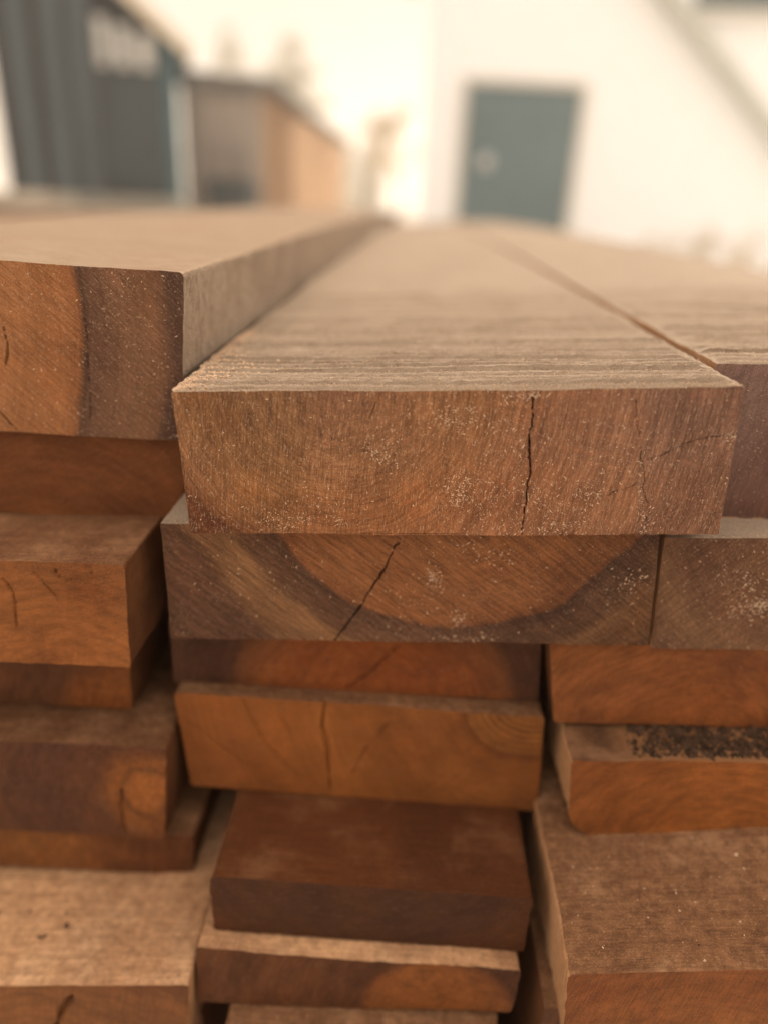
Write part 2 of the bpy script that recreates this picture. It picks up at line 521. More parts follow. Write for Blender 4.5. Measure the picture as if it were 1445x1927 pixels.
    # origin at the middle of the front lower edge, lens height added
    org = np.array([(BL[0] + BR[0]) / 2, Y, (BL[1] + BR[1]) / 2])
    V = V - org
    loops = np.concatenate([quad.reshape(-1), np.concatenate([np.array(n) for n in ng])]).astype(np.int32)
    tot = np.concatenate([np.full(len(quad), 4), np.array([len(n) for n in ng])]).astype(np.int32)
    st = np.concatenate([[0], np.cumsum(tot)[:-1]]).astype(np.int32)
    me = bpy.data.meshes.new("sawn_board")
    me.vertices.add(len(V)); me.vertices.foreach_set('co', V.reshape(-1).astype(np.float32))
    me.loops.add(len(loops)); me.loops.foreach_set('vertex_index', loops)
    me.polygons.add(len(tot)); me.polygons.foreach_set('loop_start', st)
    for m in mats: me.materials.append(m)
    me.update(calc_edges=True)
    me.validate()
    me.polygons.foreach_set('material_index', np.array(mi, dtype=np.int32))
    me.polygons.foreach_set('use_smooth', np.ones(len(me.polygons), dtype=bool))
    me.set_sharp_from_angle(angle=R(42))
    o = bpy.data.objects.new("sawn_board", me)
    o.location = (org[0], org[1], org[2] + H)
    COL.objects.link(o)
    tag(o, label, "board", group)
    o_info = dict(obj=o, Y=Y, org=org, Tp=Tp, top=(TL, TR), ridge=ridge, seed=seed)
    return o_info


def loc_of(px, py, Y, corners):
    """pixel -> local front coordinates of a board (metres)."""
    a = at(px, py, Y / 1000)
    ox = (corners[3][0] + corners[2][0]) / 2000; oz = (corners[3][1] + corners[2][1]) / 2000
    return a[0] - ox, a[1] - oz


def px_corners(pts, Y):
    return [tuple(1000 * v for v in at(px, py, Y / 1000)) for px, py in pts]


KF, KT = 0.92, 1.6      # how strongly end faces and top faces are lit
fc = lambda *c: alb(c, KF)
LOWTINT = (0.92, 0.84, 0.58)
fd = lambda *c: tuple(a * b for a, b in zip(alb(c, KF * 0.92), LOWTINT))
tc_ = lambda *c: alb(c, KT)

# long faces
T_PALE = face_mat("sawn_top_pale", tc_(186, 157, 126), tc_(172, 144, 114), tc_(216, 187, 151), 1, fuzz=0.5, patch=0.3, line=0.2, ridge_shade=0.75)
T_PINK = face_mat("sawn_top_pinkish", tc_(176, 146, 114), tc_(176, 136, 104), tc_(190, 160, 127), 2, fuzz=0.35, bump=0.0002)
tl = lambda *c: alb(c, 0.92)
T_DUST = face_mat("dusty_brown_face", tl(112, 74, 46), tl(84, 50, 28), tl(148, 106, 72), 3, fuzz=0.6, mott=0.35)
T_TAN = face_mat("dry_tan_face", tl(202, 150, 104), tl(148, 102, 68), tl(216, 168, 122), 4, fuzz=0.6, patch=0.65, bump=0.0016, mott=0.38)
T_DARK = face_mat("smooth_dark_face", tl(84, 44, 19), tl(66, 33, 14), tl(114, 74, 44), 5, fuzz=0.3, patch=0.75, bump=0.0006)
T_BROWN = face_mat("rough_brown_face", tl(132, 90, 58), tl(100, 66, 41), tl(160, 118, 82), 6, fuzz=0.55, patch=0.7, bump=0.0012, mott=0.45)
T_BARK = face_mat("barky_face", tl(150, 102, 62), tl(56, 34, 22), tl(150, 106, 72), 7, fuzz=0.5, patch=0.9, bump=0.002)
S_GREY = face_mat("sawn_edge_grey", alb((154, 126, 100), 1.6), alb((118, 92, 70), 1.6), alb((186, 160, 132), 1.6), 8, across=False, fuzz=0.55, bump=0.0009, mott=0.12, line=0.7)
S_BROWN = face_mat("sawn_edge_brown", fc(98, 58, 30), fc(70, 38, 20), fc(120, 78, 46), 9, across=False, fuzz=0.3)
S_PALE = face_mat("sawn_edge_pale", fc(170, 122, 80), fc(140, 94, 58), fc(190, 145, 105), 10, across=False, fuzz=0.3)

L4 = 4.0
# --- middle column, top to bottom
c = px_corners([(322, 738), (1399, 730), (1352, 1008), (362, 1004)], 250)
C1 = c
m = end_mat("end_grain_top_middle", loc_of(634, 740, 250, c),
            [(0.0, fc(118, 80, 54)), (0.02, fc(122, 82, 52)), (0.035, fc(124, 83, 51)), (0.05, fc(126, 83, 50)), (0.07, fc(122, 80, 52)), (0.1, fc(120, 82, 57)), (0.17, fc(118, 82, 60))],
            seed=1, ring=1150, ring_s=0.44, ray=60, ray_s=0.4, saw=(86, 0.5), dust=0.5, blotch=0.36, warp=0.0035, fleck=0.38,
            zones=[(*loc_of(1204, 870, 250, c), 1, 0.09, 0.0004, (0.86, 0.90, 0.98), 1.0), (*loc_of(575, 870, 250, c), -1, 0.2, 0.006, (0.84, 0.88, 0.82), 0.9),
                   (*loc_of(700, 900, 250, c), 0.1, -1.0, 0.012, (1.12, 1.02, 0.86), 0.8),
                   (*loc_of(425, 965, 250, c), -0.6, -0.8, 0.007, (0.45, 0.32, 0.24), 0.9)])
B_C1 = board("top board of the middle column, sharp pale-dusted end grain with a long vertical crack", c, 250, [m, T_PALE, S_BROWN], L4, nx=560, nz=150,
             dense=(0.30, 0.0004), ridge=1.35, seed=1, radii=(0.6, 0.6, 0.5, 0.8), rows=90, wob=0.28,
             cracks=[([(998, 731), (999, 790), (993, 850), (996, 880), (990, 940), (984, 1012)], 0.34, 3.2),
                     ([(1196, 745), (1199, 800), (1208, 880), (1214, 950), (1217, 1008)], 0.22, 0.8),
                     ([(1205, 872), (1260, 850), (1320, 828), (1388, 820)], 0.2, 0.9),
                     ([(686, 806), (697, 780), (704, 752)], 0.2, 0.8), ([(600, 818), (660, 838), (712, 856)], 0.18, 0.8),
                     ([(1122, 935), (1170, 922), (1208, 908)], 0.24, 0.8), ([(332, 745), (378, 758)], 0.15, 0.5)])

c = px_corners([(302, 985), (1242, 1003), (1217, 1214), (322, 1201)], 260)
C2 = c
m = end_mat("end_grain_heart_arc", loc_of(870, 830, 260, c),
            [(0.0, fc(120, 75, 42)), (0.072, fc(116, 71, 38)), (0.0795, fc(112, 67, 35)), (0.0815, fc(68, 43, 28)), (0.085, fc(82, 53, 34)), (0.095, fc(90, 59, 37)), (0.099, fc(114, 78, 47)), (0.112, fc(106, 71, 42)), (0.118, fc(80, 51, 32)), (0.14, fc(78, 49, 31)), (0.2, fc(80, 51, 33))],
            seed=2, ring=700, ring_s=0.25, ray=60, ray_s=0.1, saw=(-36, 0.75), dust=0.45, warp=0.008, fleck=0.12,
            zones=[(*loc_of(1010, 1110, 260, c), 0.85, -0.5, 0.007, (0.68, 0.66, 0.64), 0.8), (*loc_of(1165, 1165, 260, c), 0.7, -0.7, 0.006, (0.66, 0.58, 0.50), 0.8)])
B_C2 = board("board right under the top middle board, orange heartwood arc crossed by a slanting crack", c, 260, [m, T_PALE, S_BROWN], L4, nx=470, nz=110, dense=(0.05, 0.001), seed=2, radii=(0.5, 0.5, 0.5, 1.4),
             cracks=[([(749, 1018), (722, 1070), (690, 1120), (660, 1165), (628, 1208)], 0.42, 4.0)])

c = [(-100, -180), (66, -169.5), (69.5, -211), (-99.5, -214)]
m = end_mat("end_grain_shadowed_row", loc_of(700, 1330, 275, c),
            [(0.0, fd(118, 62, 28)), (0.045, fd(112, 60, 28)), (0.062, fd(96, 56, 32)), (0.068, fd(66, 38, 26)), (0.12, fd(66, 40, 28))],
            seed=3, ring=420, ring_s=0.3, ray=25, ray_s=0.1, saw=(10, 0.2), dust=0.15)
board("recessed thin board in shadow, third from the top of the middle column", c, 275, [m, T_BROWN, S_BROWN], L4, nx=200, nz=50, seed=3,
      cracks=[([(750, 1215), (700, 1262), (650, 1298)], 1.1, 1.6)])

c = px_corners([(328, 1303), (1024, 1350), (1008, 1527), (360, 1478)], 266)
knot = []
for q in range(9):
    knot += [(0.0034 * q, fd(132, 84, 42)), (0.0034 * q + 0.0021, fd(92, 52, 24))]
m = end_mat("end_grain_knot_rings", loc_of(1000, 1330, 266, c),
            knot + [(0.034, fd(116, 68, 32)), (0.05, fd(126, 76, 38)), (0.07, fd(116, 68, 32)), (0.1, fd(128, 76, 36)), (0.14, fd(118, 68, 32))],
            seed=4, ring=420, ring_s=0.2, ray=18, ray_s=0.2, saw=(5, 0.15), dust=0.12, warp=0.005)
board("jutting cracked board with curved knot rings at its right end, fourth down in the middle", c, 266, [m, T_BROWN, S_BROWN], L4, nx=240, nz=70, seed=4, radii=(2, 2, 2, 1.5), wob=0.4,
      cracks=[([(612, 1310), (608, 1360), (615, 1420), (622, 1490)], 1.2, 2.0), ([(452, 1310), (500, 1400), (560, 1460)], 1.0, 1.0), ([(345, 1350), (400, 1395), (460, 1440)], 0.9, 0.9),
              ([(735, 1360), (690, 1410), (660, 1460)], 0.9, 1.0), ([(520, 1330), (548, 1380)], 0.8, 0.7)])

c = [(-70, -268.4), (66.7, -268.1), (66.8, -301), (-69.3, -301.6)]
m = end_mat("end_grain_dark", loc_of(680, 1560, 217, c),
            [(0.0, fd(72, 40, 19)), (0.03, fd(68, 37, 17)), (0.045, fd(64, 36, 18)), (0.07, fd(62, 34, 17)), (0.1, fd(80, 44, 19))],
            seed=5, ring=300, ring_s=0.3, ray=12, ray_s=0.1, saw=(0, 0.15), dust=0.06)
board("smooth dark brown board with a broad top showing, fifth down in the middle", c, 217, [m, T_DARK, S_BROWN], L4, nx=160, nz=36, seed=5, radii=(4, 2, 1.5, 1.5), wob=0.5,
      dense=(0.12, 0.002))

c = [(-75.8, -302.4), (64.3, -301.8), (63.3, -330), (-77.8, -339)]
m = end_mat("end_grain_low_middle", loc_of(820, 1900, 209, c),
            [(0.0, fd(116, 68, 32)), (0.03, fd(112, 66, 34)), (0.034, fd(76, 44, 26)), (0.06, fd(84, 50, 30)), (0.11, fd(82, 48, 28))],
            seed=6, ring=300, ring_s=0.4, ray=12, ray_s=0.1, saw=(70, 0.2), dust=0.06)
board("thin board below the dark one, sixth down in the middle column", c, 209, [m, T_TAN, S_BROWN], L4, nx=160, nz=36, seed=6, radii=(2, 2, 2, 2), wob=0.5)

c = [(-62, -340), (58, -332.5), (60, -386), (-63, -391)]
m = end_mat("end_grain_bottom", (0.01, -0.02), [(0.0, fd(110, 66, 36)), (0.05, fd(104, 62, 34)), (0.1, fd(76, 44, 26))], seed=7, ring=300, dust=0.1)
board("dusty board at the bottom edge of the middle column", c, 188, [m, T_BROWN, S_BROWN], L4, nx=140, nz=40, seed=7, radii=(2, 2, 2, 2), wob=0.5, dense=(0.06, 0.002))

# --- right column
R1c = [(118.2, -53.4), (300, -44), (300, -110), (122.5, -117.3)]
m = end_mat("end_grain_grey_right", loc_of(1560, 1000, 282, R1c),
            [(0.0, fc(118, 90, 76)), (0.03, fc(98, 66, 52)), (0.06, fc(104, 76, 62)), (0.1, fc(120, 92, 78)), (0.2, fc(112, 84, 70))],
            seed=8, ring=700, ring_s=0.25, ray=40, ray_s=0.2, saw=(86, 0.3), dust=0.3)
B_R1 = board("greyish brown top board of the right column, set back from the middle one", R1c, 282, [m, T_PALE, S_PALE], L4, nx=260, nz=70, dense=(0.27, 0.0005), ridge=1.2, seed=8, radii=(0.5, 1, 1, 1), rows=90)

R2c = [(106.2, -118.6), (292, -107.5), (303, -160), (110.4, -170.2)]
m = end_mat("end_grain_right_dusty", loc_of(1700, 900, 263, R2c),
            [(0.0, fc(100, 66, 42)), (0.05, fc(98, 66, 42)), (0.08, fc(90, 59, 38)), (0.095, fc(104, 72, 46)), (0.115, fc(86, 56, 37)), (0.15, fc(84, 53, 34))],
            seed=9, ring=700, ring_s=0.25, ray=60, ray_s=0.15, saw=(48, 0.5), dust=0.4, fleck=0.1)
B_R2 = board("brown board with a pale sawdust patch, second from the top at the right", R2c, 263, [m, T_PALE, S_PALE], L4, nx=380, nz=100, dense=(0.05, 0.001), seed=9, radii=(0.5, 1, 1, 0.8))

R3c = [(68, -171.6), (272, -162.5), (280, -203), (75.6, -213.6)]
m = end_mat("end_grain_right_arcs", loc_of(1290, 1420, 264, R3c),
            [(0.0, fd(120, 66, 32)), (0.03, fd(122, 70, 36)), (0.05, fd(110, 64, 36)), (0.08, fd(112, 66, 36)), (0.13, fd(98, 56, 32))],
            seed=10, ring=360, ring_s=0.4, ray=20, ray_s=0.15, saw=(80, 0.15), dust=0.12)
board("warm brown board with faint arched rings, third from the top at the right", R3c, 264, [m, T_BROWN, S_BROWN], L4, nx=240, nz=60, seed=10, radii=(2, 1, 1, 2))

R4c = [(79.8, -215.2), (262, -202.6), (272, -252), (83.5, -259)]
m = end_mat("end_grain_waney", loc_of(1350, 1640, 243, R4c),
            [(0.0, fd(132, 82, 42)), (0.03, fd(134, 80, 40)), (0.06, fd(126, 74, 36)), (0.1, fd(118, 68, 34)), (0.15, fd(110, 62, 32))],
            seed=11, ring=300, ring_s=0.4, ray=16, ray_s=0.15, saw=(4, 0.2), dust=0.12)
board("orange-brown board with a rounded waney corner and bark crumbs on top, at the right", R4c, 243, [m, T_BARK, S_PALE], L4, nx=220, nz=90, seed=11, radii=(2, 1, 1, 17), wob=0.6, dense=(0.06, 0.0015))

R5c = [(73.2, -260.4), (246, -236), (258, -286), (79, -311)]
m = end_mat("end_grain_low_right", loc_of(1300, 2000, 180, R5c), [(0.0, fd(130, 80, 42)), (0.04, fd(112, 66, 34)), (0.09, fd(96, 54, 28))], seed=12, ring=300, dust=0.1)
B_R5 = board("board jutting out furthest at the right, its broad pitted top showing", R5c, 180, [m, T_BROWN, S_PALE], L4, nx=220, nz=50, seed=12, radii=(2.5, 2, 2, 2), wob=0.6, dense=(0.13, 0.0012), ridge=0.35)

# --- left column
L1c = [(-290, -28.5), (-86.2, -30.5), (-90.5, -97.8), (-296, -99)]
m = end_mat("end_grain_left_top", loc_of(-520, 560, 285, L1c),
            [(0.0, fc(134, 86, 50)), (0.10, fc(140, 92, 54)), (0.1385, fc(136, 86, 48)), (0.1415, fc(132, 82, 46)), (0.143, fc(68, 45, 31)), (0.1455, fc(92, 62, 43)), (0.158, fc(110, 75, 50)), (0.170, fc(112, 76, 49)), (0.174, fc(106, 70, 46)), (0.178, fc(80, 54, 38)), (0.2, fc(76, 50, 36))],
            seed=13, ring=700, ring_s=0.2, ray=60, ray_s=0.12, saw=(-42, 0.5), dust=0.45, warp=0.005, fleck=0.15)
B_L1 = board("thick top board of the left column, half orange half greyish end, pinkish top", L1c, 285, [m, T_PINK, S_GREY], L4, nx=420, nz=150, dense=(0.14, 0.0008), seed=13, radii=(1, 2.6, 0.8, 1), rows=90, side_wob=0.55,
             cracks=[([(158, 575), (165, 640), (172, 700), (174, 790)], 0.3, 0.8), ([(8, 615), (16, 650), (15, 690)], 0.45, 2), ([(-30, 745), (0, 772), (34, 808)], 0.4, 2), ([(300, 545), (330, 546)], 0.3, 0.7)])

L2c = [(-292, -100.3), (-90, -99.2), (-97.5, -138.8), (-296, -138)]
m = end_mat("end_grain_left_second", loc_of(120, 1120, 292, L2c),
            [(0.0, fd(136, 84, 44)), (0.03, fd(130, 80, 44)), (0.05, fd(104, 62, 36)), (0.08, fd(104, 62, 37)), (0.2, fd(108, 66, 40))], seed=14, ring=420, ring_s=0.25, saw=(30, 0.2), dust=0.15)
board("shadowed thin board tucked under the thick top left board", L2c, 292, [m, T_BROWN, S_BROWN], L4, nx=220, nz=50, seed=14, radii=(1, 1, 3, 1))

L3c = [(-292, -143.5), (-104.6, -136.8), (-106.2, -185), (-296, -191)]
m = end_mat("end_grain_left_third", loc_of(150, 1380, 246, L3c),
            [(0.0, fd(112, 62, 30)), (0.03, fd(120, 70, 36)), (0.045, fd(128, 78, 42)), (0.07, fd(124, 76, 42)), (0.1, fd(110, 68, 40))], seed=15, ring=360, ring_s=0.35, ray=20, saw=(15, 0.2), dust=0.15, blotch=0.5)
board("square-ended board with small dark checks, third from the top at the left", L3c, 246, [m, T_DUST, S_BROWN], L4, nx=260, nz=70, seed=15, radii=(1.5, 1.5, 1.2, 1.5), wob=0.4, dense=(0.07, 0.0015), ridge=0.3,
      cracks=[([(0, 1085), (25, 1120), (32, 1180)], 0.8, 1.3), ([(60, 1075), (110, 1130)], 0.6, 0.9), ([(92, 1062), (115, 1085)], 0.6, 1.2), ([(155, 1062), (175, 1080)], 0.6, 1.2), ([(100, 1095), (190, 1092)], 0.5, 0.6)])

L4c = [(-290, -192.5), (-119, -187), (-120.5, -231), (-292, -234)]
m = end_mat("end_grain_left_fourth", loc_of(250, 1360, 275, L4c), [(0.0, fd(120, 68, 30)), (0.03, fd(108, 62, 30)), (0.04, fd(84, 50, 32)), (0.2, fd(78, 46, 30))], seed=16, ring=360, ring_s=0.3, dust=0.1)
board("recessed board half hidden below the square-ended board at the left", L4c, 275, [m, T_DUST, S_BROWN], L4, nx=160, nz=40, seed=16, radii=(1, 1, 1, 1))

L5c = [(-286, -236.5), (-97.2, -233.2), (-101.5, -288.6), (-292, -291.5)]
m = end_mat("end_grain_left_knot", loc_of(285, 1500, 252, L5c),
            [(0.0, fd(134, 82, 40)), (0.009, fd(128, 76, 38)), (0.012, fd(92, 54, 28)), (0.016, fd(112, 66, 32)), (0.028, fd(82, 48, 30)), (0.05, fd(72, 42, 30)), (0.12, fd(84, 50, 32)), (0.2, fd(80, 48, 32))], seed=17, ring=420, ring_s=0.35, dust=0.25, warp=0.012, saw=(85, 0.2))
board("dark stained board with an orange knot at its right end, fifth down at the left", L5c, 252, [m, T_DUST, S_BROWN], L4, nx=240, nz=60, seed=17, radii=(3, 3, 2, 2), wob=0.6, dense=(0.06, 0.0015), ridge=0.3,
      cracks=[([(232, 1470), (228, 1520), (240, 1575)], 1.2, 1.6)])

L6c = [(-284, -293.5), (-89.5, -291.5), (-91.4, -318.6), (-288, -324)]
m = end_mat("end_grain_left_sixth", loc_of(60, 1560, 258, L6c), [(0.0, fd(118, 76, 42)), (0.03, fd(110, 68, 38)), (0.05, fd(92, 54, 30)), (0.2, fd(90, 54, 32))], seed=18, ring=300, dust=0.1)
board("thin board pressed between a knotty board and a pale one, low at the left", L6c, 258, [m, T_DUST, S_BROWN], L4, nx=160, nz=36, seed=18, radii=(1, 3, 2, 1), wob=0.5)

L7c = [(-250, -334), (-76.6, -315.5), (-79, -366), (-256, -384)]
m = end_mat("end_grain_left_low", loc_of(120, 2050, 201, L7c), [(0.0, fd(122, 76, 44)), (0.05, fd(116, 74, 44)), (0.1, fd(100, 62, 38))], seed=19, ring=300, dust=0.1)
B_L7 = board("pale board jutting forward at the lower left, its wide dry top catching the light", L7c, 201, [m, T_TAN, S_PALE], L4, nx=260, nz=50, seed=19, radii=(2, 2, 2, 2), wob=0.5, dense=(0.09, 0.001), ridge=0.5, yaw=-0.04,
             cracks=[([(142, 1872), (120, 1900), (104, 1940)], 2.0, 4)])

# --- lower and outer boards that carry the stack (mostly out of sight)
m_low = end_mat("end_grain_plain", (0.02, 0.01), [(0.0, fd(112, 68, 38)), (0.05, fd(104, 62, 34)), (0.1, fd(86, 52, 32))], seed=20, ring=300, dust=0.1)
LOW = [m_low, T_BROWN, S_BROWN]
low = dict(nx=24, nz=10, dense=(0.02, 0.01), rows=30)
board("lowest board of the middle column, lying on the bearers", [(-66, -392), (64, -387.5), (64, -449), (-66, -449)], 200, LOW, seed=21, **low)
board("thick board below the pitted jutting one, low at the right", [(74, -312), (262, -288), (262, -370), (74, -371)], 200, LOW, seed=22, **low)
board("lowest board of the right column, lying on the bearers", [(74, -372), (262, -371), (262, -449), (74, -449)], 215, LOW, seed=23, **low)
board("lowest board of the left column, lying on the bearers", [(-262, -385), (-80, -367.5), (-80, -449), (-262, -449)], 222, LOW, seed=24, **low)
where = ["first", "second", "third", "fourth", "outermost"]
rown = ["pale top board", "board under the top one", "thick board above the lowest", "lowest board"]
for k in range(5):
    x1 = -302 - k * 292; x0 = x1 - 282
    zt = -80 - 5 * (k % 3)
    zs = [zt, zt - 92, -246, -348, -449]
    for j in range(4):
        board(f"{rown[j]} in the {where[k]} column left of the thick half-orange board", [(x0, zs[j] - 1.5), (x1, zs[j] - 1.5), (x1, zs[j + 1]), (x0, zs[j + 1])],
              300 + 17 * ((k * 3 + j * 5) % 4), [m_low, T_PINK if j == 0 else T_BROWN, S_BROWN], seed=30 + k * 4 + j, **low)
m_bear = plain_mat("bearer_wood", (0.22, 0.15, 0.09), 0.85, 0.2, 0.3, 12.0)
for k, y in enumerate((0.55, 2.3, 4.0)):
    # bowed boards press down further away, so the far bearers are lower
    drop = BOW * (y - 0.25) ** 2
    zt = H - 0.4505 - drop
    mb = MB(); b = 0.006
    mb.prism([(-1.85 + b, 0.0), (0.30 - b, 0.0), (0.30, b), (0.30, zt - b), (0.30 - b, zt), (-1.85 + b, zt), (-1.85, zt - b), (-1.85, b)], y, y + 0.1)
    tag(mb.build("bearer", m_bear), ["squared timber bearer under the near end of the lumber stack", "squared timber bearer under the middle of the lumber stack", "squared timber bearer under the far end of the lumber stack"][k], "timber", "bearers under the lumber stack")

# ------------------------------------------------------------------ sawdust, fibres, crumbs
bpy.context.view_layer.update()
rng = random.Random(5)


class Crumbs:
    def __init__(s): s.v = []; s.f = []

    def sliver(s, p, n, l, w, h):
        n = Vector(n); a = Vector((rng.gauss(0, 1), rng.gauss(0, 1), rng.gauss(0, 1)))
        a = (a - n * a.dot(n) * 0.75).normalized(); b = n.cross(a).normalized()
        p = Vector(p); k = len(s.v)
        t0 = p - a * l / 2; t1 = p + a * l / 2 + b * rng.uniform(-0.3, 0.3) * l
        mid = p + n * h + b * rng.uniform(-0.3, 0.3) * l
        s.v += [tuple(t0 - b * w / 2), tuple(t0 + b * w / 2 + n * h * 0.3), tuple(mid - b * w / 2 + n * h * 0.3), tuple(mid + b * w / 2), tuple(mid + n * h * 0.8), tuple(t1)]
        s.f += [(k, k + 2, k + 4, k + 1), (k + 1, k + 4, k + 3), (k, k + 1, k + 3, k + 2), (k + 2, k + 5, k + 4), (k + 4, k + 5, k + 3), (k + 3, k + 5, k + 2)]

    def lump(s, p, r):
        k = len(s.v); p = Vector(p)
        for d in ((1, 0, 0), (-1, 0, 0), (0, 1, 0), (0, -1, 0), (0, 0, 1), (0, 0, -1)):
            s.v.append(tuple(p + Vector(d) * r * rng.uniform(0.5, 1.3) + Vector((rng.uniform(-.3, .3), rng.uniform(-.3, .3), rng.uniform(-.3, .3))) * r))
        for i in (0, 1):
            for j in (2, 3):
                for q in (4, 5):
                    f = (k + i, k + j, k + q)
                    s.f.append(f if (i + j + q) % 2 == 0 else f[::-1])


def front_pt(B, px, py):
    x, z = at(px, py, B['Y']); o = B['obj']
    lx, lz = x - B['org'][0], z - B['org'][2]
    ok, loc, nor, _ = o.ray_cast(Vector((lx, -0.05, lz)), Vector((0, 1, 0)))
    if ok and loc.y < 0.0025: return o.matrix_world @ loc, nor
    return None, None


def top_pt(B, x, y):
    o = B['obj']
    ok, loc, nor, _ = o.ray_cast(Vector((x - B['org'][0], y - B['org'][1], 0.25)), Vector((0, 0, -1)))
    return (o.matrix_world @ loc, nor) if ok else (None, None)


dustc = Crumbs()


def sprinkle(B, n, box=None, spot=None, s=1.0):
    for _ in range(n):
        if spot: px, py = rng.gauss(spot[0], spot[2]), rng.gauss(spot[1], spot[3] if len(spot) > 3 else spot[2])
        else: px, py = rng.uniform(box[0], box[2]), rng.uniform(box[1], box[3])
        p, nr = front_pt(B, px, py)
        if p is None: continue
        q = s * (0.35 + rng.expovariate(2.2))
        dustc.sliver(p + Vector((0, -0.00005, 0)), (0, -1, 0), 0.0007 * q, 0.00021 * min(q, 1.5), 0.00018)


sprinkle(B_C1, 650, box=(330, 738, 1395, 1008), s=0.8)
for sp in [(850, 792, 24, 14), (850, 780, 40, 26), (715, 850, 18, 12), (730, 842, 14, 20), (962, 770, 26, 32), (990, 745, 18, 8), (875, 915, 30, 18), (865, 935, 18, 14), (1090, 940, 38, 24), (1105, 925, 14, 14), (1060, 985, 16, 6), (1010, 1000, 60, 8),
           (600, 955, 40, 26), (540, 985, 30, 14), (1150, 860, 60, 40), (950, 900, 40, 50), (1000, 940, 22, 40), (1375, 820, 10, 6), (1218, 990, 7, 14), (1205, 940, 4, 30), (920, 960, 50, 30)]:
    sprinkle(B_C1, int(110 if sp[2] > 16 else 60), spot=sp)
sprinkle(B_C2, 320, box=(305, 1015, 1230, 1210), s=0.7)
for sp in [(813, 1093, 12, 15), (815, 1085, 8, 10), (930, 1048, 24, 10), (870, 1030, 40, 8), (775, 1130, 50, 30), (1180, 1100, 18, 14), (880, 1202, 40, 4), (860, 1165, 10, 8), (480, 1080, 80, 50)]:
    sprinkle(B_C2, 70, spot=sp)
sprinkle(B_L1, 550, box=(0, 500, 340, 825), s=0.7); sprinkle(B_L1, 220, spot=(270, 620, 60, 100), s=0.8)
sprinkle(B_R2, 220, box=(1240, 1020, 1445, 1225), s=0.8)
for sp in [(1408, 1148, 20, 9), (1432, 1138, 10, 8), (1400, 1100, 22, 20), (1438, 1235, 5, 4)]: sprinkle(B_R2, 120, spot=sp, s=1.2)
sprinkle(B_R1, 140, box=(1365, 700, 1445, 975), s=0.7)
# torn lip along the upper front edge
for _ in range(900):
    p, nr = top_pt(B_C1, rng.uniform(-0.083, 0.116), B_C1['Y'] + abs(rng.gauss(0, 0.0006)) + 0.0001)
    if p is not None: dustc.sliver(p, Vector((rng.gauss(0, .3), -0.6, 0.8)).normalized(), 0.0005 * (0.5 + rng.expovariate(2)), 0.00018, 0.0002)
# fibres torn up along the saw ridges
for B, n, x0, x1, y1 in ((B_C1, 8000, -0.083, 0.118, 0.15), (B_R1, 2600, 0.119, 0.21, 0.12), (B_C2, 250, -0.094, -0.078, 0.05), (B_R2, 500, 0.107, 0.17, 0.03)):
    for _ in range(n):
        x = rng.uniform(x0, x1); y = B['Y'] + 0.0004 + y1 * rng.random() ** 1.7
        p, nr = top_pt(B, x, y)
        if p is None: continue
        q = 0.45 + rng.expovariate(2.4)
        dustc.sliver(p, (nr + Vector((rng.gauss(0, .35), rng.gauss(0, .35), 0))).normalized(), 0.0006 * q, 0.00016, 0.00026 * q)
# crumbs gathered where the thick left board meets the top middle board
for _ in range(1500):
    y = B_C1['Y'] + 0.002 + 0.12 * rng.random() ** 1.6
    w = 0.004 + 0.010 * math.exp(-((y - 0.285) / 0.02) ** 2)
    x = -0.0835 + abs(rng.gauss(0, w))
    p, nr = top_pt(B_C1, x, y)
    if p is not None: dustc.lump(p + Vector((0, 0, 0.0002)), 0.00045 * rng.uniform(0.5, 1.7))
# crumbs on the tops lower down
for B, n, x0, x1, y0, y1 in ((B_R5, 90, 0.078, 0.19, 0.182, 0.245), (B_L7, 120, -0.17, -0.08, 0.203, 0.255)):
    for _ in range(n):
        p, nr = top_pt(B, rng.uniform(x0, x1), rng.uniform(y0, y1))
        if p is not None: dustc.lump(p, 0.0003 * (0.5 + rng.expovariate(1.6)))
m_dust = plain_mat("sawdust_pale", DUST, 0.95, 0.05, 0.25, 900.0)
tag(mesh_obj("sawdust", dustc.v, dustc.f, m_dust), "pale sawdust crumbs and torn fibres clinging to the boards", "sawdust", kind='stuff')
bark = Crumbs()
R4o = [o for o in bpy.data.objects if o.get('label', '').startswith('orange-brown board with a rounded')][0]
for _ in range(3200):
    x = 0.106 + rng.random() * 0.13; y = 0.2455 + rng.random() * 0.021
    if x < 0.125 and rng.random() > (x - 0.1) / 0.025: continue
    ok, loc, nor, _i = R4o.ray_cast(R4o.matrix_world.inverted() @ Vector((x, y, H)), Vector((0, 0, -1)))
    if ok: bark.lump(R4o.matrix_world @ loc, 0.0009 * (0.5 + rng.expovariate(2)))
for B, n, x0, x1, y0, y1 in ((B_R5, 24, 0.085, 0.19, 0.182, 0.235), (B_L7, 40, -0.19, -0.125, 0.222, 0.256), (B_L7, 14, -0.15, -0.08, 0.203, 0.25)):
    for _ in range(n):
        p, nr = top_pt(B, rng.uniform(x0, x1), rng.uniform(y0, y1))
        if p is not None: bark.lump(p, 0.0005 * (0.4 + rng.expovariate(1.8)))
tag(mesh_obj("bark_crumbs", bark.v, bark.f, plain_mat("bark_dark", (0.06, 0.034, 0.02), 0.95, 0.1, 0.5, 300.0)), "dark bark crumbs strewn on the waney board and other low boards", "bark", kind='stuff')

# ------------------------------------------------------------------ background
# dark clad shed at the left
TX = at(345, 340, 8.0)[0]


def W(px, x0=TX, y0=8.0, c=0.951, s=0.309):
    k = -at(px, 300, 1.0)[0]
    return (k * y0 + x0) / (c + s * k)


